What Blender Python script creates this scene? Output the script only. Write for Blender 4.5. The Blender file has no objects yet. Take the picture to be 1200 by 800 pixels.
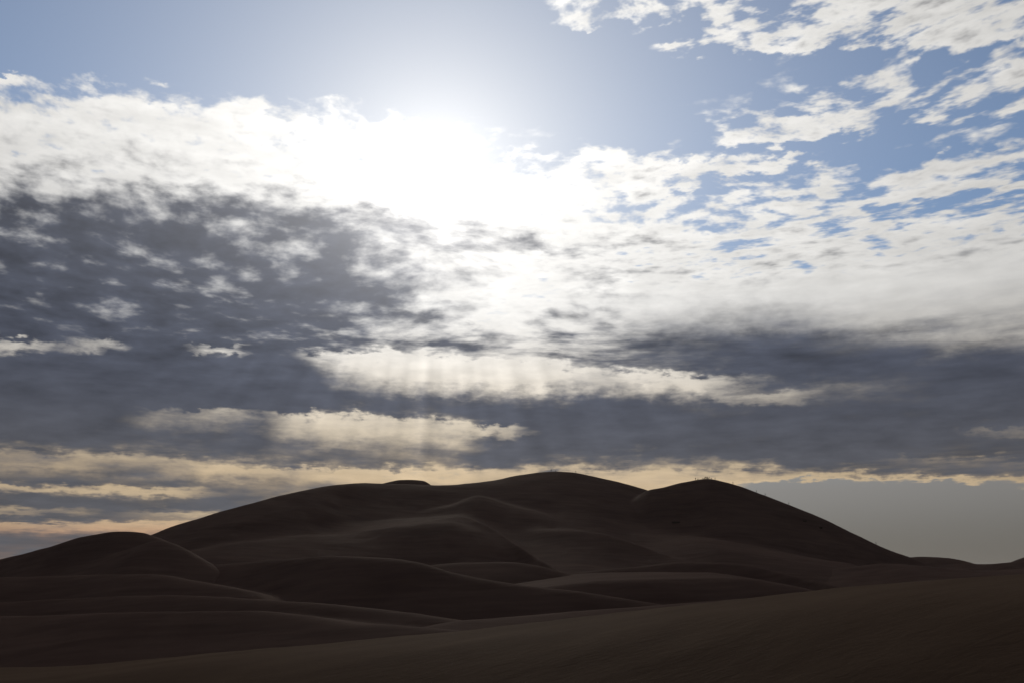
import bpy, bmesh, math, random
import numpy as np
from mathutils import Vector, Matrix

scene = bpy.context.scene
R = math.radians

# ------------------------------------------------------------------ camera
F_PX = 1040.0                      # focal length for a 1200 px wide picture
PITCH = math.atan(268.0 / F_PX)    # horizon sits 268 px under the middle
cam_d = bpy.data.cameras.new('camera')
cam_d.sensor_width = 36.0
cam_d.lens = F_PX / 1200.0 * 36.0
cam_d.clip_start = 0.2
cam_d.clip_end = 60000.0
cam = bpy.data.objects.new('camera', cam_d)
scene.collection.objects.link(cam)
cam.location = (0, 0, 0)           # eye height is z = 0, the sand is 1.7 m lower
cam.rotation_euler = (math.pi / 2 + PITCH, 0, 0)
scene.camera = cam


def ray(px, py):
    """direction (not normalised) seen at a picture position"""
    dx = (px - 600.0) / F_PX
    dy = (400.0 - py) / F_PX
    return (dx, math.cos(PITCH) - dy * math.sin(PITCH),
            math.sin(PITCH) + dy * math.cos(PITCH))


def azel(px, py):
    x, y, z = ray(px, py)
    return math.degrees(math.atan2(x, y)), math.degrees(math.atan2(z, math.hypot(x, y)))


def at(px, py, Y):
    x, y, z = ray(px, py)
    return x / y * Y, Y, z / y * Y


SUN_AZ, SUN_EL = azel(512, 205)
SA, SE = R(SUN_AZ), R(SUN_EL)
SUN_DIR = Vector((math.sin(SA) * math.cos(SE), math.cos(SA) * math.cos(SE), math.sin(SE)))

# ------------------------------------------------------------------ world: sky with clouds
world = bpy.data.worlds.new('World')
scene.world = world
world.use_nodes = True
NT = world.node_tree
NT.nodes.clear()


class V:
    """a scalar socket with arithmetic"""
    def __init__(s, sock): s.s = sock
    def __add__(a, b): return M('ADD', a, b)
    __radd__ = __add__
    def __sub__(a, b): return M('SUBTRACT', a, b)
    def __rsub__(a, b): return M('SUBTRACT', b, a)
    def __mul__(a, b): return M('MULTIPLY', a, b)
    __rmul__ = __mul__
    def __truediv__(a, b): return M('DIVIDE', a, b)
    def __rtruediv__(a, b): return M('DIVIDE', b, a)
    def __neg__(a): return M('MULTIPLY', a, -1.0)


def M(op, *args, clamp=False):
    n = NT.nodes.new('ShaderNodeMath')
    n.operation = op
    n.use_clamp = clamp
    for i, a in enumerate(args):
        if isinstance(a, V): NT.links.new(a.s, n.inputs[i])
        else: n.inputs[i].default_value = float(a)
    return V(n.outputs[0])


def smooth(x, a, b, y0=0.0, y1=1.0):
    n = NT.nodes.new('ShaderNodeMapRange')
    n.interpolation_type = 'SMOOTHSTEP'
    for i, v in enumerate((x, a, b, y0, y1)):
        if isinstance(v, V): NT.links.new(v.s, n.inputs[i])
        else: n.inputs[i].default_value = float(v)
    return V(n.outputs[0])


def exp(x): return M('EXPONENT', x)


def xyz(x, y, z):
    x = x + 7.31 * z                 # z only picks a different patch of the 2D noise
    z = 0.0
    n = NT.nodes.new('ShaderNodeCombineXYZ')
    for i, v in enumerate((x, y, z)):
        if isinstance(v, V): NT.links.new(v.s, n.inputs[i])
        else: n.inputs[i].default_value = float(v)
    return n.outputs[0]


def noise(vec, scale, detail=5, rough=0.55, dist=0.0, lac=2.0):
    n = NT.nodes.new('ShaderNodeTexNoise')
    n.inputs['Scale'].default_value = scale
    n.inputs['Detail'].default_value = detail
    n.inputs['Roughness'].default_value = rough
    n.inputs['Distortion'].default_value = dist
    n.inputs['Lacunarity'].default_value = lac
    n.noise_dimensions = '2D'
    NT.links.new(vec, n.inputs['Vector'])
    return V(n.outputs[0])


def col(c):
    n = NT.nodes.new('ShaderNodeRGB')
    n.outputs[0].default_value = (*c, 1.0)
    return n.outputs[0]


def mix(f, a, b, mode='MIX'):
    n = NT.nodes.new('ShaderNodeMix')
    n.data_type = 'RGBA'
    n.blend_type = mode
    n.clamp_factor = True
    if isinstance(f, V): NT.links.new(f.s, n.inputs['Factor'])
    else: n.inputs['Factor'].default_value = f
    for i, c in ((6, a), (7, b)):
        if isinstance(c, (tuple, list)): n.inputs[i].default_value = (*c, 1.0)
        else: NT.links.new(c, n.inputs[i])
    return n.outputs[2]


def scale_col(c, f):
    n = NT.nodes.new('ShaderNodeVectorMath')
    n.operation = 'SCALE'
    if isinstance(c, (tuple, list)): n.inputs[0].default_value = c
    else: NT.links.new(c, n.inputs[0])
    if isinstance(f, V): NT.links.new(f.s, n.inputs['Scale'])
    else: n.inputs['Scale'].default_value = f
    return n.outputs[0]


def add_col(a, b):
    n = NT.nodes.new('ShaderNodeVectorMath')
    n.operation = 'ADD'
    NT.links.new(a, n.inputs[0]); NT.links.new(b, n.inputs[1])
    return n.outputs[0]


tc = NT.nodes.new('ShaderNodeTexCoord')
sep = NT.nodes.new('ShaderNodeSeparateXYZ')
NT.links.new(tc.outputs['Generated'], sep.inputs[0])
dx, dy, dz = (V(sep.outputs[i]) for i in range(3))
DEG = 180.0 / math.pi
az = M('ARCTAN2', dx, dy) * DEG
el = M('ARCSINE', dz) * DEG
cs = dx * SUN_DIR.x + dy * SUN_DIR.y + dz * SUN_DIR.z
theta = M('ARCCOSINE', M('MINIMUM', cs, 1.0)) * DEG          # degrees away from the sun

# cloud sheet seen in perspective: a flat layer, bent down a little by the earth's curve
zz = M('MAXIMUM', dz, 0.0) + 0.045
pxl, pyl = dx / zz, dy / zz
# the streets of cloud lie across the line to the sun, so on this side of the sky they run level:
# measure along the bearing and along the log of the distance, overhead go back to the plain layer
rho = M('SQRT', pxl * pxl + pyl * pyl)
overhead = smooth(el, 42, 62)
lvl = 1.0 - overhead
azc = M('MAXIMUM', M('MINIMUM', az, 50.0), -50.0)
wa = (az * 0.038 - azc * azc * 0.00022) * lvl + pxl * 2.6 * overhead
wb = M('LOGARITHM', rho + 0.02, math.e) * -2.3 * lvl + pyl * 2.6 * overhead
warp = noise(xyz(wa, wb, 3.1), 1.4, 1, 0.5)
wb = wb + (warp - 0.5) * 0.25
n_big = noise(xyz(pxl, pyl * 0.9, 0.3), 1.3, 2, 0.5)
n_cell = noise(xyz(wa, wb, 1.7), 7.0, 4, 0.52)
n_mid = noise(xyz(wa, wb, 4.4), 1.7, 1, 0.5)
n_fine = noise(xyz(wa, wb, 5.2), 16.0, 3, 0.55)
n_soft = noise(xyz(az * 0.05, el * 0.16, 7.7), 2.1, 2, 0.5)
n_band = noise(xyz(az * 0.06, el * 0.40, 2.2), 2.2, 4, 0.55)
n_bump = noise(xyz(az * 0.5, el * 1.0, 6.1), 1.3, 4, 0.58)
n_curl = noise(xyz(az * 0.22, el * 0.75, 8.8), 1.3, 4, 0.6)
# faint shafts that fan out below the sun
fan_a = M('ARCTAN2', az - SUN_AZ, (SUN_EL + 6.0) - el)
n_ray = noise(xyz(fan_a * 12.0, theta * 0.02, 0.5), 1.6, 1, 0.5)

# --- how thick the cover is, column by column across the sky (0 clear, ~.33 bright thin, 1 dark)
COVER = {
 0: [(0,0.00),(69,0.00),(99,0.00),(114,0.30),(139,0.36),(165,0.42),(195,0.52),(215,0.68),(250,0.90),(330,1.01),(400,0.90),(440,0.98),(500,0.95),(525,0.80),(545,0.75),(565,0.87),(600,0.89),(640,0.85),(670,0.75)],
 100: [(0,0.00),(84,0.04),(106,0.10),(120,0.32),(144,0.37),(170,0.47),(195,0.50),(215,0.66),(245,0.93),(310,1.03),(400,0.94),(440,1.00),(500,0.93),(525,0.78),(545,0.73),(565,0.87),(600,0.89),(640,0.82),(670,0.70)],
 200: [(0,0.00),(98,0.04),(114,0.14),(126,0.33),(147,0.37),(175,0.46),(195,0.44),(215,0.56),(240,0.92),(300,1.02),(380,1.02),(440,1.00),(480,0.95),(515,0.88),(535,0.81),(555,0.77),(570,0.87),(600,0.87),(670,0.70)],
 300: [(0,0.00),(106,0.03),(124,0.30),(150,0.33),(180,0.36),(212,0.42),(235,0.74),(250,0.84),(270,0.82),(300,0.90),(330,0.98),(380,1.00),(440,1.00),(480,0.95),(520,0.90),(545,0.74),(560,0.74),(600,0.78),(670,0.60)],
 400: [(0,0.00),(122,0.03),(138,0.22),(147,0.32),(200,0.34),(230,0.44),(252,0.82),(275,0.98),(300,0.92),(330,1.02),(370,0.94),(405,0.86),(440,0.95),(470,0.97),(500,0.90),(530,0.92),(548,0.80),(562,0.63),(600,0.68)],
 500: [(0,0.00),(112,0.00),(140,0.06),(160,0.20),(180,0.30),(240,0.35),(262,0.70),(285,0.74),(310,0.72),(335,0.76),(365,0.66),(395,0.76),(412,0.72),(445,0.80),(470,0.97),(510,0.88),(540,0.88),(555,0.70),(568,0.58),(600,0.58)],
 600: [(0,0.00),(130,0.00),(148,0.08),(165,0.05),(190,0.10),(212,0.30),(255,0.42),(285,0.58),(305,0.52),(345,0.35),(380,0.44),(400,0.60),(420,0.62),(445,0.70),(465,0.93),(490,0.97),(520,0.92),(540,0.86),(553,0.70),(562,0.58),(600,0.58)],
 700: [(0,0.16),(18,0.06),(40,0.00),(155,0.03),(175,0.12),(190,0.21),(230,0.24),(260,0.36),(285,0.54),(305,0.46),(335,0.46),(358,0.50),(380,0.64),(400,0.74),(425,0.74),(450,0.74),(470,0.88),(510,0.95),(535,0.82),(550,0.68),(562,0.58),(620,0.40)],
 800: [(0,0.20),(22,0.18),(40,0.00),(150,0.03),(175,0.06),(190,0.13),(205,0.17),(222,0.13),(240,0.19),(260,0.25),(285,0.42),(310,0.36),(330,0.38),(352,0.46),(376,0.66),(400,0.86),(430,0.84),(455,0.72),(475,0.86),(520,0.92),(542,0.72),(556,0.58),(575,0.48),(620,0.20)],
 900: [(0,0.20),(18,0.20),(35,0.26),(50,0.18),(72,0.02),(125,0.06),(150,0.24),(166,0.05),(185,0.01),(200,0.15),(213,0.05),(230,0.17),(247,0.11),(265,0.32),(300,0.40),(325,0.38),(345,0.46),(370,0.66),(400,0.90),(430,0.90),(455,0.74),(475,0.84),(500,0.88),(535,0.88),(549,0.66),(560,0.50),(567,0.00),(620,0.00)],
 1000: [(0,0.35),(30,0.36),(48,0.30),(64,0.04),(120,0.14),(140,0.22),(156,0.06),(182,0.00),(200,0.11),(215,0.07),(230,0.15),(247,0.15),(272,0.36),(300,0.44),(325,0.38),(345,0.46),(375,0.62),(400,0.82),(430,0.88),(460,0.78),(500,0.90),(540,0.88),(553,0.78),(562,0.45),(568,0.00),(620,0.00)],
 1100: [(0,0.42),(30,0.40),(52,0.20),(66,0.08),(90,0.10),(118,0.22),(135,0.12),(155,0.07),(180,0.01),(203,0.13),(225,0.17),(245,0.19),(275,0.38),(300,0.48),(325,0.40),(345,0.48),(375,0.56),(395,0.68),(430,0.86),(460,0.86),(500,0.88),(540,0.86),(555,0.78),(563,0.45),(569,0.00),(620,0.00)],
 1200: [(0,0.41),(38,0.39),(60,0.10),(84,0.28),(102,0.20),(118,0.26),(138,0.08),(165,0.09),(183,0.11),(205,0.21),(230,0.21),(260,0.27),(290,0.48),(310,0.44),(330,0.48),(360,0.54),(390,0.64),(420,0.80),(450,0.93),(480,0.88),(520,0.86),(545,0.84),(558,0.78),(566,0.45),(572,0.00),(620,0.00)],
}
cols = sorted(COVER)


def cover_at(px, py):
    px = min(max(px, 0), 1200)
    vals = [np.interp(py, *zip(*COVER[c])) for c in cols]
    base = float(np.interp(px, cols, vals))
    return max(base, max(puff(px, py, *q) for q in PUFFS)) - sum(rift(px, py, *q) for q in RIFTS)


def sstep(x, a, b):
    t = min(max((x - a) / (b - a), 0.0), 1.0)
    return t * t * (3 - 2 * t)


def rift(px, py, x0, y0, x1, y1, depth, amount):
    '''a lit gap between two decks: crisp upper rim, light fading out below it'''
    v = (py - (y0 + (y1 - y0) * (px - x0) / (x1 - x0))) / depth
    m = min(0.35 * (x1 - x0), 60.0)
    ends = sstep(px, x0, x0 + m) * sstep(px, x1, x1 - m)
    halo = math.exp(-((v - 0.5) / 0.9) ** 2) * 0.22          # light leaking through the thin rim
    return (sstep(v, -0.15, 0.15) * sstep(v, 1.15, 0.0) * 0.85 + halo) * ends * amount


def puff(px, py, cx, cy, w, h, tilt, amount):
    '''a loose raft of small clouds'''
    v = py - cy - tilt * (px - cx)
    d = ((px - cx) / w) ** 2 + (v / h) ** 2
    return amount * max(0.0, 1.0 - d * d)


PUFFS = [(1140, 14, 170, 40, -0.05, 0.38), (900, 45, 120, 20, -0.08, 0.25), (690, 24, 60, 14, -0.18, 0.25), (830, 8, 120, 14, 0, 0.20),
         (945, 150, 120, 20, -0.14, 0.33), (1140, 108, 95, 22, -0.12, 0.27), (1150, 50, 90, 14, -0.1, 0.31), (1010, 103, 34, 9, -0.1, 0.30), (1180, 84, 60, 10, -0.05, 0.34),
         (1160, 182, 80, 9, -0.04, 0.30), (830, 196, 170, 12, -0.05, 0.34), (740, 215, 130, 34, -0.05, 0.38), (930, 222, 70, 13, 0.0, 0.34),
         (1110, 214, 130, 30, -0.08, 0.36), (980, 246, 90, 12, 0.0, 0.33), (850, 248, 60, 9, 0, 0.30), (720, 186, 50, 12, 0, 0.32), (600, 184, 50, 9, 0, 0.24),
         (545, 147, 45, 8, 0, 0.24), (400, 126, 40, 10, 0, 0.26), (180, 98, 40, 8, 0, 0.26), (100, 96, 50, 7, 0, 0.24), (20, 94, 50, 8, 0, 0.28),
         (1050, 290, 60, 14, 0, 0.52), (1160, 285, 70, 16, 0, 0.55), (605, 286, 50, 15, 0, 0.74), (710, 290, 45, 12, 0, 0.62), (540, 270, 55, 12, 0, 0.62), (450, 285, 70, 26, 0, 0.80), (520, 300, 30, 10, 0, 0.70), (470, 330, 40, 14, 0, 0.78), (560, 388, 36, 12, 0, 0.80)]
RIFTS = [(345, 408, 680, 428, 54, 0.50), (600, 424, 880, 446, 34, 0.26), (180, 402, 325, 406, 15, 0.42), (45, 402, 160, 403, 16, 0.34), (-60, 398, 50, 402, 16, 0.42),
         (700, 430, 870, 446, 16, 0.22), (830, 455, 985, 468, 14, 0.18),
         (290, 482, 575, 494, 50, 0.45), (120, 474, 330, 482, 34, 0.28), (535, 499, 635, 504, 16, 0.42),
         (-80, 526, 330, 540, 28, 0.15), (200, 544, 560, 554, 20, 0.22), (-60, 566, 260, 573, 12, 0.40),
         (-60, 593, 140, 595, 9, 0.36), (150, 599, 300, 600, 9, 0.32), (-80, 612, 280, 613, 15, 0.42),
         (400, 549, 960, 550, 20, 0.16), (940, 556, 1260, 560, 12, 0.22), (1000, 536, 1240, 538, 14, 0.12), (1110, 500, 1240, 500, 14, 0.18)]


def px_of(azd, eld):
    """picture position of a sky direction (only used to read the cover table)"""
    a, e = R(azd), R(eld)
    x, y, z = math.sin(a) * math.cos(e), math.cos(a) * math.cos(e), math.sin(e)
    yc = y * math.cos(PITCH) + z * math.sin(PITCH)
    zc = -y * math.sin(PITCH) + z * math.cos(PITCH)
    return 600 + F_PX * x / yc, 400 - F_PX * zc / yc


EL_MAX = 40.0
STEP = 2.0
# shift where the table is read so that bands wander instead of running dead level
az_w = M('MAXIMUM', M('MINIMUM', az + (n_soft - 0.5) * 3.0 + (n_cell - 0.5) * 2.0, 36.0), -36.0)
el_w = el + (n_bump - 0.5) * smooth(el, 1.5, 9, 0.5, 1.5) + (n_curl - 0.5) * smooth(el, 1.5, 9, 0.3, 0.9) + (n_fine - 0.5) * 0.5
el_n = M('DIVIDE', el_w, EL_MAX, clamp=True)
cover = None
stations = np.arange(-36.0, 36.1, STEP)
for a0 in stations:
    fc = NT.nodes.new('ShaderNodeFloatCurve')
    cm = fc.mapping
    cm.use_clip = True
    c = cm.curves[0]
    els = np.concatenate([np.arange(0, 8, 0.25), np.arange(8, 18, 0.4), np.arange(18, 40.1, 0.55)])
    pts = [(e / EL_MAX, max(cover_at(*px_of(a0, e)), 0.0) * 0.8) for e in els]
    c.points[0].location = pts[0]
    c.points[1].location = pts[-1]
    for p in pts[1:-1]:
        c.points.new(*p)
    cm.update()
    NT.links.new(el_n.s, fc.inputs['Value'])
    w = M('SUBTRACT', 1.0, M('ABSOLUTE', az_w - float(a0)) / STEP, clamp=True)
    term = V(fc.outputs[0]) * w * 1.25
    cover = term if cover is None else cover + term
# the rest of the sky: unseen heavier cover, thickened so less light reaches the sand
inside = smooth(M('ABSOLUTE', az) + (n_big - 0.5) * 30.0, 46, 72, 1, 0) * smooth(el + (n_big - 0.5) * 20.0, 46, 64, 1, 0)
generic = smooth(n_big, 0.30, 0.50, 0.20, 0.95)
cover = cover * inside + generic * (1.0 - inside)

# texture: crisp cells high up, smoother sheets low down on the right
crisp = smooth(el, 11.5, 15.0, 0.12, 1.0)
soft_zone = smooth(az, 2, 12) * smooth(el, 18.5, 16.5) * smooth(el, 5, 8)
crisp = crisp * (1.0 - soft_zone * 0.85)
some = smooth(cover, 0.0, 0.12, 0.25, 1.0)
tex = ((n_cell - 0.5) * smooth(cover, 0.34, 0.62, smooth(az, -10, 6, 0.55, 0.70), 1.1) + (n_fine - 0.5) * smooth(az, 0, 12, 0.45, 0.95) + (n_mid - 0.5) * 0.15) * crisp * some
low_tex = ((n_band - 0.5) * 0.35 + (n_curl - 0.5) * 0.45) * smooth(el, 20, 12) * smooth(cover, 0.05, 0.3) * smooth(cover, 0.95, 0.60, 0.35, 1.0)
tau = M('MAXIMUM', cover + tex + low_tex, smooth(el, 15.8, 14.0) * smooth(el, 5.6, 6.2) * 0.33)

alpha = smooth(tau, 0.08, 0.34)
dark = smooth(tau, 0.36, smooth(el, 12, 16, 0.86, 1.0))

# --- light: clear air from the sky model, cloud light from the angle to the sun
skyt = NT.nodes.new('ShaderNodeTexSky')
skyt.sky_type = 'NISHITA'
skyt.sun_disc = False
skyt.sun_elevation = SE
skyt.sun_rotation = SA
skyt.altitude = 700
skyt.air_density = 1.0
skyt.dust_density = 0.5
skyt.ozone_density = 3.0
NISHITA = 0.05
clear = scale_col(mix(1.0, skyt.outputs[0], (0.86, 0.95, 1.0), 'MULTIPLY'), NISHITA * 1.4)
clear = scale_col(clear, 1.0 / (1.0 + exp(-theta / 6.0) * 1.6))
pale = scale_col((0.03, 0.03, 0.03), 1.0)
clear = add_col(clear, pale)
low = smooth(el, 13.0, 4.5)
clear = mix(low * 0.96, clear, scale_col(mix(smooth(el, 5.5, 1.0), (0.245, 0.23, 0.215), (0.165, 0.15, 0.135)), 0.25 + exp(-theta / 50.0) * 1.35))        # dusty air close to the ground

glow_w = exp(-theta / 10.0)
glow_b = exp(-theta / 55.0)
tint = smooth(el, 6.5, 17.0)
bright_hi = scale_col((1.0, 0.985, 0.955), 0.12 + glow_b * 0.94)
bright_lo = scale_col(mix(smooth(el, 5, 9), (1.0, 0.77, 0.50), (1.0, 0.85, 0.64)), 0.06 + glow_b * 0.86)
bright_or = scale_col((0.80, 0.46, 0.28), 0.10 + glow_b * 1.0)
bright = mix(tint, bright_lo, bright_hi)
bright = mix(smooth(el, 3.4, 1.4), bright, bright_or)
bright = scale_col(bright, 0.66 + n_cell * 0.34 + n_curl * 0.34)
dark_c = mix(smooth(el, 3, 14), (0.104, 0.106, 0.120), (0.068, 0.077, 0.106))
dark_c = scale_col(dark_c, 0.35 + glow_w * 1.1 + n_curl * 0.6 + (0.5 - n_cell) * smooth(el, 9, 15, 0.3, 1.3) + 0.25)
cloud = scale_col(mix(dark, bright, dark_c), 1.0 + (n_ray - 0.5) * 0.45 * smooth(el, 14.5, 12) * smooth(el, 4, 7) * smooth(theta, 26, 14))
sky_c = mix(alpha, clear, cloud)
# light scattered in the air in front of everything near the sun
veil = scale_col((1.0, 0.97, 0.92), exp(-theta / 3.6) * 0.5 + exp(-theta / 12.0) * smooth(el, 8, 28) * (0.76 - alpha * 0.40))
sky_c = add_col(sky_c, veil)

bg = NT.nodes.new('ShaderNodeBackground')
bg.inputs['Strength'].default_value = 1.0
NT.links.new(sky_c, bg.inputs['Color'])
wo = NT.nodes.new('ShaderNodeOutputWorld')
NT.links.new(bg.outputs[0], wo.inputs['Surface'])
world.cycles.sampling_method = 'MANUAL'
world.cycles.sample_map_resolution = 512

# ------------------------------------------------------------------ sun (behind cloud: weak and wide)
sun_d = bpy.data.lights.new('sun', 'SUN')
sun_d.energy = 0.8
sun_d.angle = R(14)
sun_d.color = (1.0, 0.9, 0.76)
sun = bpy.data.objects.new('sun', sun_d)
scene.collection.objects.link(sun)
sun.rotation_euler = (-SUN_DIR).to_track_quat('-Z', 'Y').to_euler()

scene.view_settings.view_transform = 'Standard'
scene.view_settings.look = 'None'
scene.view_settings.exposure = 0.0
scene.view_settings.gamma = 1.0
scene.cycles.use_denoising = True
scene.cycles.max_bounces = 3
scene.cycles.use_adaptive_sampling = True
scene.cycles.adaptive_threshold = 0.02

# ------------------------------------------------------------------ sand material


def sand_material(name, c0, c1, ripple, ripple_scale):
    m = bpy.data.materials.new(name)
    m.use_nodes = True
    nt = m.node_tree
    # loose dry grains: matt, with a little forward scatter where the light grazes
    g = nt.nodes['Principled BSDF']
    g.inputs['Roughness'].default_value = 0.7
    g.inputs['Specular IOR Level'].default_value = 0.02
    b = nt.nodes.new('ShaderNodeBsdfDiffuse')
    b.inputs['Roughness'].default_value = 0.3
    ms = nt.nodes.new('ShaderNodeMixShader')
    ms.inputs[0].default_value = 0.2
    nt.links.new(b.outputs[0], ms.inputs[1]); nt.links.new(g.outputs[0], ms.inputs[2])
    nt.links.new(ms.outputs[0], nt.nodes['Material Output'].inputs['Surface'])
    geo = nt.nodes.new('ShaderNodeNewGeometry')

    def nz(scale, detail, rough, stretch=(1, 1, 1), dist=0.0):
        mp = nt.nodes.new('ShaderNodeMapping')
        mp.inputs['Scale'].default_value = stretch
        mp.inputs['Rotation'].default_value = (0, 0, 0.35)
        nt.links.new(geo.outputs['Position'], mp.inputs['Vector'])
        n = nt.nodes.new('ShaderNodeTexNoise')
        n.inputs['Scale'].default_value = scale
        n.inputs['Detail'].default_value = detail
        n.inputs['Roughness'].default_value = rough
        n.inputs['Distortion'].default_value = dist
        nt.links.new(mp.outputs[0], n.inputs['Vector'])
        return n
    patch = nz(0.02, 6, 0.6, (1, 1.8, 1), 0.5)
    streak = nz(0.25, 6, 0.6, (0.12, 1.0, 1), 0.3)
    mm = nt.nodes.new('ShaderNodeMath'); mm.operation = 'ADD'
    nt.links.new(patch.outputs[0], mm.inputs[0]); nt.links.new(streak.outputs[0], mm.inputs[1])
    rp = nt.nodes.new('ShaderNodeMapRange')
    rp.inputs[1].default_value = 0.7; rp.inputs[2].default_value = 1.3
    nt.links.new(mm.outputs[0], rp.inputs[0])
    mx = nt.nodes.new('ShaderNodeMix'); mx.data_type = 'RGBA'
    mx.inputs[6].default_value = (*c0, 1); mx.inputs[7].default_value = (*c1, 1)
    nt.links.new(rp.outputs[0], mx.inputs['Factor'])
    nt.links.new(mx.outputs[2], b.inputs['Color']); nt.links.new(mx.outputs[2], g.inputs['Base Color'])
    rip = nz(ripple_scale, 4, 0.6, (0.3, 1.0, 1.0), 0.6)
    bp = nt.nodes.new('ShaderNodeBump')
    bp.inputs['Strength'].default_value = ripple
    bp.inputs['Distance'].default_value = 1.0 / ripple_scale
    nt.links.new(rip.outputs[0], bp.inputs['Height'])
    nt.links.new(bp.outputs[0], b.inputs['Normal']); nt.links.new(bp.outputs[0], g.inputs['Normal'])
    return m


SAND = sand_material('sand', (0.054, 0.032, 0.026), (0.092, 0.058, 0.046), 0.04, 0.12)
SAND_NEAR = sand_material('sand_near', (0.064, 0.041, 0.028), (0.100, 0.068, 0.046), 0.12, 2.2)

# ------------------------------------------------------------------ terrain
rng = np.random.RandomState(7)
PERM = rng.permutation(1024)
GRAD = rng.uniform(0, 2 * np.pi, 1024)


def gnoise(x, y):
    xi = np.floor(x).astype(int); yi = np.floor(y).astype(int)
    xf = x - xi; yf = y - yi
    u = xf * xf * xf * (xf * (xf * 6 - 15) + 10)
    v = yf * yf * yf * (yf * (yf * 6 - 15) + 10)

    def g(ix, iy, fx, fy):
        a = GRAD[PERM[(PERM[ix & 1023] + iy) & 1023]]
        return np.cos(a) * fx + np.sin(a) * fy
    n00 = g(xi, yi, xf, yf); n10 = g(xi + 1, yi, xf - 1, yf)
    n01 = g(xi, yi + 1, xf, yf - 1); n11 = g(xi + 1, yi + 1, xf - 1, yf - 1)
    return (n00 * (1 - u) + n10 * u) * (1 - v) + (n01 * (1 - u) + n11 * u) * v


def fbm(x, y, oct=4, rough=0.5):
    s, a, f = 0, 1.0, 1.0
    for i in range(oct):
        s = s + a * gnoise(x * f + 17.3 * i, y * f - 9.1 * i)
        a *= rough; f *= 2.03
    return s


def pchip(xs, ys, q):
    xs = np.asarray(xs, float); ys = np.asarray(ys, float)
    h = np.diff(xs); d = np.diff(ys) / h
    m = np.zeros_like(xs)
    m[0], m[-1] = d[0], d[-1]
    for i in range(1, len(xs) - 1):
        if d[i - 1] * d[i] > 0:
            w1, w2 = 2 * h[i] + h[i - 1], h[i] + 2 * h[i - 1]
            m[i] = (w1 + w2) / (w1 / d[i - 1] + w2 / d[i])
    qq = np.clip(q, xs[0], xs[-1])
    i = np.clip(np.searchsorted(xs, qq) - 1, 0, len(xs) - 2)
    t = (qq - xs[i]) / h[i]
    r = (ys[i] * (1 + 2 * t) * (1 - t) ** 2 + m[i] * h[i] * t * (1 - t) ** 2
         + ys[i + 1] * t * t * (3 - 2 * t) + m[i + 1] * h[i] * t * t * (t - 1))
    return r + np.where(q < xs[0], (q - xs[0]) * m[0], 0) + np.where(q > xs[-1], (q - xs[-1]) * m[-1], 0)


class Ridge:
    """a dune crest drawn through 3D points, with a near (lee) side and a far (windward) side"""
    def __init__(s, pts, near=0.5, far=0.25, r=4.0, rf=None, near2=None, d2=None, soft=None, end=0.6):
        p = sorted(at(*q) for q in pts)
        s.x, s.y, s.z = (np.array(c) for c in zip(*p))
        s.near, s.far, s.r, s.rf = near, far, r, rf or r
        s.near2, s.d2, s.soft, s.end = near2, d2, soft or d2, end

    def __call__(s, x, y):
        wob = 0.004 * np.abs(s.y.mean())
        xq = x + wob * fbm(x / (14 * wob) + 3, y / (14 * wob), 2)
        yc = pchip(s.x, s.y, np.clip(xq, s.x[0], s.x[-1])) + wob * 0.8 * fbm(x / (16 * wob), y * 0 + s.z[0], 3)
        zc = pchip(s.x, s.z, np.clip(x, s.x[0], s.x[-1]))
        t = y - yc
        tn = np.maximum(-t, 0); tf = np.maximum(t, 0)
        dn = s.near * (np.sqrt(tn * tn + s.r ** 2) - s.r)
        if s.near2:
            # slope changes from near to near2 with distance below the crest
            k = np.maximum(tn - s.d2, 0)
            dn = dn + (s.near2 - s.near) * (np.sqrt(k * k + s.soft ** 2) - s.soft)
        df = s.far * (np.sqrt(tf * tf + s.rf ** 2) - s.rf)
        out = np.maximum(s.x[0] - x, 0) + np.maximum(x - s.x[-1], 0)
        return zc - dn - df - s.end * out


def smax(hs, k):
    h = hs[0]
    for g in hs[1:]:
        d = np.clip(0.5 + 0.5 * (g - h) / k, 0, 1)
        h = h * (1 - d) + g * d + k * d * (1 - d)
    return h


def tag(o, label=None, cat=None, group=None, kind=None):
    if label: o['label'] = label
    if cat: o['category'] = cat
    if group: o['group'] = group
    if kind: o['kind'] = kind
    return o


def sheet(name, X, Y, Z, mat):
    """grid of points -> one smooth mesh"""
    n, m = X.shape
    co = np.stack([X, Y, Z], -1).reshape(-1, 3)
    i = np.arange(n * m).reshape(n, m)
    q = np.stack([i[:-1, :-1], i[1:, :-1], i[1:, 1:], i[:-1, 1:]], -1).reshape(-1, 4)
    me = bpy.data.meshes.new(name)
    me.vertices.add(len(co)); me.vertices.foreach_set('co', co.ravel())
    me.loops.add(q.size); me.loops.foreach_set('vertex_index', q.ravel())
    me.polygons.add(len(q))
    me.polygons.foreach_set('loop_start', np.arange(0, q.size, 4))
    me.polygons.foreach_set('use_smooth', np.ones(len(q), bool))
    me.update(calc_edges=True)
    me.materials.append(mat)
    o = bpy.data.objects.new(name, me)
    scene.collection.objects.link(o)
    return o


def fan(az0, az1, n, r0, r1, m, ease=1.0):
    a = np.radians(np.linspace(az0, az1, n))
    t = np.linspace(0, 1, m) ** ease
    r = r0 + (r1 - r0) * t
    A, Rr = np.meshgrid(a, r, indexing='ij')
    return np.tan(A) * Rr, Rr            # x, y with y the depth


def ground_h(x, y):
    d = np.hypot(x, y)
    base = -20.0 + 18.3 * np.exp(-(d / 34.0) ** 1.3)
    base = base + 1.6 * fbm(x / 90 + 5, y / 60, 4) * np.clip((d - 60) / 120, 0, 1)
    far = np.clip((d - 900) / 3000, 0, 1)
    return base + far * (6 + 10 * fbm(x / 900, y / 700 + 3, 3))


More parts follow.
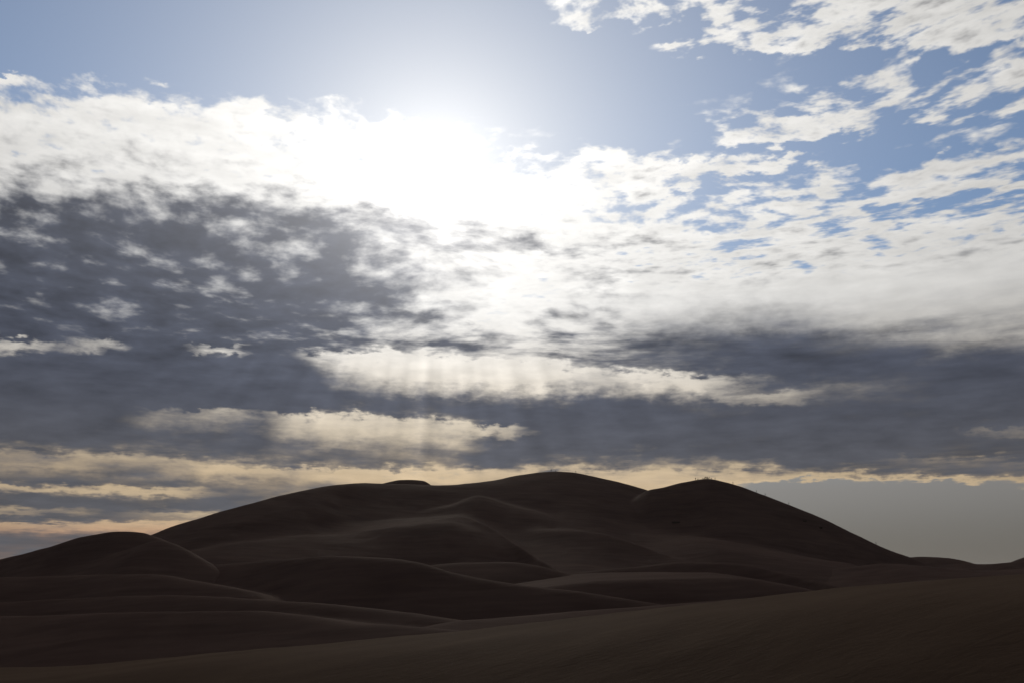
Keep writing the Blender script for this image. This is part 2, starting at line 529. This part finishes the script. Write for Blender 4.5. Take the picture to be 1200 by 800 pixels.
# flat desert floor, out to the horizon, all round
a = np.radians(np.linspace(0, 360, 361))
r = np.concatenate([np.linspace(0.0, 60, 30), np.geomspace(64, 15000, 150)])
A, RR = np.meshgrid(a, r, indexing='ij')
GX, GY = RR * np.sin(A), RR * np.cos(A)
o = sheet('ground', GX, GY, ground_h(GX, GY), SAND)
tag(o, 'dark reddish brown desert floor between the dunes', 'ground', kind='structure')

DUNES = {}


def dune(name, label, ridges, ext, res, k=2.0, mat=SAND, rough=(0.5, 40.0), ease=1.0):
    X, Y = fan(ext[0], ext[1], res[0], ext[2], ext[3], res[1], ease)
    fn = lambda x, y: smax([q(x, y) for q in ridges], k) + rough[0] * fbm(x / rough[1], y / rough[1], 4)
    Z = fn(X, Y)
    Z = np.maximum(Z, -28.0)
    Z[:2] = Z[-2:] = -28.0; Z[:, :2] = Z[:, -2:] = -28.0      # the hem is tucked under the desert floor
    o = sheet(name, X, Y, Z, mat)
    tag(o, label, 'dune', kind='structure')
    DUNES.setdefault(name, []).append(fn)
    return fn


big_main = Ridge([(120,652,545),(150,640,560),(180,626,580),(240,605,600),(300,588,620),(340,578,640),(400,568,670),(430,566,690),
                  (460,567,700),(505,568,705),(550,566,720),(580,562,730),(610,556,740),(648,552,750),(665,553,750),(700,559,745),
                  (730,566,740),(760,575,735),(800,592,725),(850,618,710),(900,645,690)], near=0.40, far=0.3, r=12, near2=0.22, d2=90)
big_bump = Ridge([(425,573,755),(447,566,758),(472,561.3,760),(496,562.6,760),(503,566,760),(512,575,760)], near=0.5, far=0.4, r=4)
big_right = Ridge([(735,598,680),(757,575,690),(775,571,695),(800,565,700),(829,561,700),(850,565,698),(880,574,690),(920,589,680),
                   (960,606,665),(1000,624,650),(1040,643,635),(1072,655,622),(1110,672,605)], near=0.52, far=0.3, r=8)
spur = Ridge([(350,655,510),(400,644,520),(440,637,535),(480,627,552),(518,612,572),(543,605.5,580),(560,611,570),(602,635,530),(656,669,470)], near=0.55, far=0.2, r=3)
shoulder = Ridge([(320,642,575),(390,625,590),(440,614,600),(480,608.5,605),(530,604.5,608),(556,611,600),(590,626,585)], near=0.15, far=0.3, r=8, near2=0.45, d2=48, soft=12)
knob = Ridge([(490,606,635),(530,592,645),(560,581,655),(600,593,645),(640,606,630)], near=0.42, far=0.2, r=8)
swath = Ridge([(600,634,600),(640,622,585),(700,624,570),(745,636,555),(790,656,530),(815,668,515)], near=0.45, far=0.2, r=6)
apron = Ridge([(740,630,620),(800,628,605),(867,638,590),(932,650,575),(990,659,560)], near=0.24, far=0.2, r=30, near2=0.4, d2=55)
left_foot = Ridge([(200,650,510),(250,640,520),(310,632,530),(370,628,540),(430,634,540),(480,648,540)], near=0.33, far=0.2, r=14)
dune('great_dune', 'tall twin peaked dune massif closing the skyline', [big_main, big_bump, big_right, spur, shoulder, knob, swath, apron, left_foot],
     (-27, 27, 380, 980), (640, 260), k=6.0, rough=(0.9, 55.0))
great = DUNES['great_dune'][0]

dune('dune', 'low rounded dune at the foot of the long left slope',
     [Ridge([(-40,665,430),(20,650,425),(60,640,420),(100,628,420),(140,622,420),(165,623.5,418),(180,628,415),(205,638,408),(235,654,400),(260,666,392)], 0.5, 0.25, 5),
      Ridge([(60,664,395),(135,648,392),(189,633,388),(215,642,380),(240,656,370),(262,668,362)], 0.4, 0.2, 3)],
     (-40, -12, 300, 560), (300, 150), k=1.5, rough=(0.35, 30))
dune('dune', 'broad dark dune with a long whaleback crest before the massif',
     [Ridge([(60,676,390),(150,668,380),(250,661,370),(330,655,360),(400,651,350),(450,653,345),(484,657,340),(535,671,330),(602,683,320),(680,693,312),(780,708,300),(860,722,290)], 0.5, 0.12, 4),
      Ridge([(-300,682,335),(-60,678,330),(60,674,330),(170,672,320),(240,682,310),(300,694,300)], 0.42, 0.1, 4)],
     (-44, 18, 230, 480), (520, 150), k=1.5, rough=(0.35, 30))
dune('dune', 'short crescent dune tucked behind the whaleback crest',
     [Ridge([(470,676,405),(511,661,402),(550,658.5,400),(596,658,400),(630,662,398),(656,669,395),(700,682,390)], 0.4, 0.08, 3)],
     (-10, 8, 330, 480), (220, 100), k=1.0, rough=(0.2, 25))
dune('dune', 'flat topped dune with a dark lee face below the right peak',
     [Ridge([(630,678,402),(690,669,400),(760,662,398),(800,658,395),(850,659,390),(880,662,385),(935,675,370),(989,688,350),(1040,698,335)], 0.52, 0.1, 3)],
     (0, 26, 280, 480), (300, 120), k=1.0, rough=(0.3, 30))
dune('dune', 'low pale shelf of sand with a dark drop below it',
     [Ridge([(540,691,400),(590,682,402),(640,675,405),(690,670,410),(750,668,410),(810,667.5,408),(860,674,400),(910,686,390),(960,700,380)], near=0.035, far=0.1, r=3, near2=0.5, d2=78, soft=5)],
     (-6, 22, 230, 450), (300, 150), k=1.0, rough=(0.2, 25))
dune('dune', 'long low sand ridge with a pale rim across the hollow',
     [Ridge([(-300,712,255),(-80,708,245),(0,705,242),(100,700,240),(200,697,235),(300,701.5,225),(400,709,215),(470,716,210),(530,725,200),(600,736,190)], 0.40, 0.07, 2.5),
      Ridge([(-300,726,215),(-60,723,205),(60,720,198),(165,716.5,190),(300,716,185),(360,721,180),(400,727,175),(470,733,170),(530,738,165),(580,744,160)], 0.32, 0.08, 2)],
     (-44, 4, 140, 320), (440, 150), k=0.6, rough=(0.25, 18))
dune('dune', 'narrow pale sand tongue leading up behind the foreground slope',
     [Ridge([(440,748,172),(480,738,178),(530,728,185),(600,722,190),(731,711.5,200),(800,706,205),(900,699,210),(1000,692,215)], 0.2, 0.08, 2.5)],
     (-10, 28, 120, 300), (300, 110), k=0.6, rough=(0.2, 18))
dune('dune', 'distant low dunes at the tail of the right slope',
     [Ridge([(985,668,820),(1040,656,820),(1075,652,815),(1108,653,810),(1126,656,800),(1145,660,790),(1172,659,780),(1200,657,780),(1300,655,780)], 0.3, 0.2, 6),
      Ridge([(930,670,520),(1000,664,520),(1040,660,515),(1080,662,510),(1150,668,500),(1240,662,500)], 0.2, 0.08, 6)],
     (16, 40, 380, 980), (280, 160), k=2.0, rough=(0.8, 50))
dune('dune', 'far dune just showing its shoulder over the plain',
     [Ridge([(1178,662,1400),(1200,653,1400),(1240,640,1400),(1300,628,1400),(1400,640,1400)], 0.35, 0.25, 8)],
     (27, 42, 1150, 1700), (120, 70), k=2.0, rough=(1.5, 90))
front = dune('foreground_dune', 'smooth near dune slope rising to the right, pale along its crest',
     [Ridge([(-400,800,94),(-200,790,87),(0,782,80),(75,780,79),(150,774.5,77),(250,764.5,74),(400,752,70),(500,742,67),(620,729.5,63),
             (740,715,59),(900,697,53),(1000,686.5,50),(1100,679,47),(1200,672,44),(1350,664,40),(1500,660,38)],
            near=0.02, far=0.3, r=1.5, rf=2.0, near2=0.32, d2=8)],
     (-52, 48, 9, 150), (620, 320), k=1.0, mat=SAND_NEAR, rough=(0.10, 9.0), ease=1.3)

# ------------------------------------------------------------------ people on the crests


def plain(name, c, rough=0.9):
    m = bpy.data.materials.new(name)
    m.use_nodes = True
    nt = m.node_tree
    b = nt.nodes['Principled BSDF']
    b.inputs['Roughness'].default_value = rough
    b.inputs['Specular IOR Level'].default_value = 0.1
    n = nt.nodes.new('ShaderNodeTexNoise'); n.inputs['Scale'].default_value = 9.0
    mx = nt.nodes.new('ShaderNodeMix'); mx.data_type = 'RGBA'
    mx.inputs[6].default_value = (*[v * 0.75 for v in c], 1); mx.inputs[7].default_value = (*[v * 1.25 for v in c], 1)
    nt.links.new(n.outputs[0], mx.inputs['Factor'])
    nt.links.new(mx.outputs[2], b.inputs['Base Color'])
    return m


SKIN = plain('skin', (0.22, 0.13, 0.09), 0.6)
HAIR = plain('hair', (0.02, 0.015, 0.012))
CLOTHS = [plain('dark_cloth', (0.025, 0.027, 0.035)), plain('brown_cloth', (0.06, 0.04, 0.03)), plain('blue_cloth', (0.03, 0.045, 0.08))]
TROUSERS = plain('trousers', (0.03, 0.028, 0.027))


def body_mesh(name, joints, edges, cloth):
    """one continuous skin grown round a posed skeleton; joints: name -> (x, y, z, radius)"""
    keys = list(joints)
    me = bpy.data.meshes.new(name)
    me.from_pydata([joints[k][:3] for k in keys], [(keys.index(a), keys.index(b)) for a, b in edges], [])
    o = bpy.data.objects.new(name, me)
    scene.collection.objects.link(o)
    md = o.modifiers.new('skin', 'SKIN')
    md.use_smooth_shade = True
    for i, k in enumerate(keys):
        r_ = joints[k][3] * (1.0 if k in ('face', 'crown', 'neck') else 1.3)      # loose robes and packs
        me.skin_vertices[0].data[i].radius = (r_, r_)
        me.skin_vertices[0].data[i].use_root = (k == 'pelvis')
    o.modifiers.new('sub', 'SUBSURF').levels = 1
    dg = bpy.context.evaluated_depsgraph_get()
    out = bpy.data.meshes.new_from_object(o.evaluated_get(dg))
    bpy.data.objects.remove(o)
    out.materials.clear()
    for m in (cloth, TROUSERS, SKIN, HAIR): out.materials.append(m)
    P = {k: Vector(v[:3]) for k, v in joints.items()}
    zone = {'pelvis': 1, 'hip_l': 1, 'hip_r': 1, 'knee_l': 1, 'knee_r': 1, 'ankle_l': 1, 'ankle_r': 1, 'toe_l': 3, 'toe_r': 3,
            'hand_l': 2, 'hand_r': 2, 'neck': 2, 'face': 2, 'crown': 3}
    for p in out.polygons:
        near = min(P, key=lambda k: (P[k] - p.center).length)
        p.material_index = zone.get(near, 0)
        p.use_smooth = True
    return out


EDGES = [('pelvis', 'waist'), ('waist', 'chest'), ('chest', 'collar'), ('collar', 'neck'), ('neck', 'face'), ('face', 'crown')]
for q in 'lr':
    EDGES += [('pelvis', 'hip_' + q), ('hip_' + q, 'knee_' + q), ('knee_' + q, 'ankle_' + q), ('ankle_' + q, 'toe_' + q),
              ('collar', 'shoulder_' + q), ('shoulder_' + q, 'elbow_' + q), ('elbow_' + q, 'hand_' + q)]


def standing(stride, arm):
    j = {'pelvis': (0, 0, .95, .15), 'waist': (0, 0, 1.10, .14), 'chest': (0, .02, 1.28, .17), 'collar': (0, .01, 1.43, .12),
         'neck': (0, .02, 1.52, .055), 'face': (0, .04, 1.63, .095), 'crown': (0, .03, 1.73, .075)}
    for q, d in (('l', -1), ('r', 1)):
        st = stride * d
        j['hip_' + q] = (.10 * d, 0, .88, .105)
        j['knee_' + q] = (.12 * d, st * .5 + .03, .50, .07)
        j['ankle_' + q] = (.13 * d, st, .10, .05)
        j['toe_' + q] = (.15 * d, st + .17, .05, .045)
        j['shoulder_' + q] = (.20 * d, 0, 1.40, .075)
        j['elbow_' + q] = ((.26 + arm) * d, -.03 - st * .3, 1.12, .05)
        j['hand_' + q] = ((.25 + arm * .4) * d, .12 - st * .4, .88 + arm, .045)
    return j


def sitting():
    j = {'pelvis': (0, 0, .14, .16), 'waist': (0, -.02, .30, .15), 'chest': (0, .03, .50, .17), 'collar': (0, .06, .64, .12),
         'neck': (0, .08, .73, .055), 'face': (0, .11, .84, .095), 'crown': (0, .10, .94, .075)}
    for q, d in (('l', -1), ('r', 1)):
        j['hip_' + q] = (.11 * d, .06, .14, .11)
        j['knee_' + q] = (.20 * d, .42, .48, .075)
        j['ankle_' + q] = (.15 * d, .60, .08, .05)
        j['toe_' + q] = (.16 * d, .76, .03, .045)
        j['shoulder_' + q] = (.20 * d, .04, .61, .075)
        j['elbow_' + q] = (.27 * d, .18, .40, .05)
        j['hand_' + q] = (.12 * d, .42, .46, .045)
    return j


POSES = {'stand': [body_mesh('person', standing(0.04, 0.0), EDGES, CLOTHS[0]), body_mesh('person', standing(0.05, 0.10), EDGES, CLOTHS[1])],
         'walk': [body_mesh('person', standing(0.24, 0.03), EDGES, CLOTHS[2]), body_mesh('person', standing(-0.22, 0.02), EDGES, CLOTHS[0])],
         'sit': [body_mesh('person', sitting(), EDGES, CLOTHS[c]) for c in range(3)]}


def crest(px, back=0.0):
    """the point of the great dune that makes the skyline at this bearing"""
    x, y, _ = ray(px, 600)
    Y = np.linspace(480, 840, 1441)
    X = x / y * Y
    Z = great(X, Y)
    i = int(np.argmax(Z / Y))
    return Vector((X[i], Y[i] + back, float(great(np.array([X[i]]), np.array([Y[i] + back]))[0])))


def on_face(px, py):
    x, y, z = ray(px, py)
    Y = np.linspace(480, 800, 3201)
    X = x / y * Y
    hit = np.argmax(great(X, Y) > z / y * Y)
    return Vector((X[hit], Y[hit], great(X[hit:hit + 1], Y[hit:hit + 1])[0]))


def person(px, pose, k, turn, label, group=None):
    o = bpy.data.objects.new('person', POSES[pose][k])
    scene.collection.objects.link(o)
    p = crest(px)
    o.location = p - Vector((0, 0, 0.05))
    o.rotation_euler = (0, 0, turn)
    o.scale = (1.12, 1.12, 1.12)
    return tag(o, label, 'person', group)


SIT = ('tiny dark person sitting in the close row on the bare rounded summit', 'people sitting on the rounded summit')
for i, px in enumerate((825.6, 827.4, 830.4, 832.0, 835.4)):
    person(px, 'sit', i % 3, 0.5 * (i % 3) - 2.6, *SIT)
STAND = ('tiny dark person standing among the seated ones on the bare rounded summit', 'people standing among the seated row')
for i, px in enumerate((828.4, 829.6, 831.2, 833.6)):
    person(px, 'stand', i % 2, 0.7 * i - 1.0, *STAND)
person(817.2, 'stand', 0, 0.4, 'upright dark person standing apart at the gentler end of the seated summit row')
person(820.2, 'sit', 1, 1.2, 'person sitting between the standing figure and the seated summit row')
person(840.2, 'stand', 1, -1.5, 'dark person standing where the rounded summit begins its long descent')
person(861.0, 'walk', 0, -1.2, 'small walking person just below the rounded summit on the long descending crest')
WALK = ('small person climbing as one of a pair on the long descending crest', 'pair climbing the long crest')
person(888.2, 'walk', 1, 1.4, *WALK)
person(898.2, 'walk', 0, 1.4, *WALK)
person(925.2, 'walk', 1, 1.5, 'lone person climbing below the pair on the long descending crest')
person(1023.0, 'walk', 0, 1.5, 'lone person starting up near the foot of the long descending crest')
person(646.4, 'stand', 0, 0.2, 'thin dark person standing on the very top of the broad main peak')
person(651.6, 'sit', 2, -0.6, 'dark person sitting beside the standing one on the broad main peak')
person(675.6, 'walk', 1, -1.4, 'small person walking down from the top of the broad main peak')

# ------------------------------------------------------------------ dry tufts on the dune faces
TUFT = plain('dry_grass', (0.035, 0.03, 0.018))


def tuft(px, py, width, height, n, label):
    rnd = random.Random(int(px))
    bm = bmesh.new()
    for i in range(n):
        a_ = rnd.uniform(0, math.tau); r_ = width * 0.5 * rnd.random() ** 0.6
        bx, by = r_ * math.cos(a_), r_ * math.sin(a_) * 0.6
        h = height * rnd.uniform(0.55, 1.0); lean = rnd.uniform(0.1, 0.6) * h
        t_ = rnd.uniform(0, math.tau); w = 0.035
        ca, sa = math.cos(t_) * w, math.sin(t_) * w
        ox, oy = math.cos(a_) * lean, math.sin(a_) * lean
        v = [bm.verts.new(c) for c in ((bx - ca, by - sa, -0.2), (bx + ca, by + sa, -0.2),
                                       (bx + ox * .4 + ca * .8, by + oy * .4 + sa * .8, h * .6), (bx + ox * .4 - ca * .8, by + oy * .4 - sa * .8, h * .6),
                                       (bx + ox, by + oy, h))]
        bm.faces.new(v[:4]); bm.faces.new((v[3], v[2], v[4]))
    me = bpy.data.meshes.new('grass_tuft'); bm.to_mesh(me); bm.free()
    me.materials.append(TUFT)
    o = bpy.data.objects.new('grass_tuft', me)
    scene.collection.objects.link(o)
    o.location = on_face(px, py)
    tag(o, label, 'plant')


tuft(792, 612, 5.5, 1.1, 420, 'wide dark grass tuft in the notch between the two peaks')
tuft(943, 610.5, 3.0, 1.0, 260, 'dark grass tuft on the face below the long descending crest')
tuft(962, 618.5, 2.0, 1.2, 200, 'smaller dark grass tuft downhill of the other one below the long crest')

# ------------------------------------------------------------------ thin dusty air
bm = bmesh.new()
bmesh.ops.create_cube(bm, size=1.0)
me = bpy.data.meshes.new('haze'); bm.to_mesh(me); bm.free()
haze = bpy.data.objects.new('haze', me)
scene.collection.objects.link(haze)
haze.scale = (31000, 31000, 150)
haze.location = (0, 0, 45)
hm = bpy.data.materials.new('haze')
hm.use_nodes = True
hm.node_tree.nodes.remove(hm.node_tree.nodes['Principled BSDF'])
pv = hm.node_tree.nodes.new('ShaderNodeVolumePrincipled')
pv.inputs['Color'].default_value = (0.85, 0.82, 0.80, 1)
pv.inputs['Density'].default_value = 1.5e-5
pv.inputs['Anisotropy'].default_value = 0.3
hm.node_tree.links.new(pv.outputs[0], hm.node_tree.nodes['Material Output'].inputs['Volume'])
me.materials.append(hm)
tag(haze, 'thin dusty air hanging over the dunes', 'haze', kind='stuff')
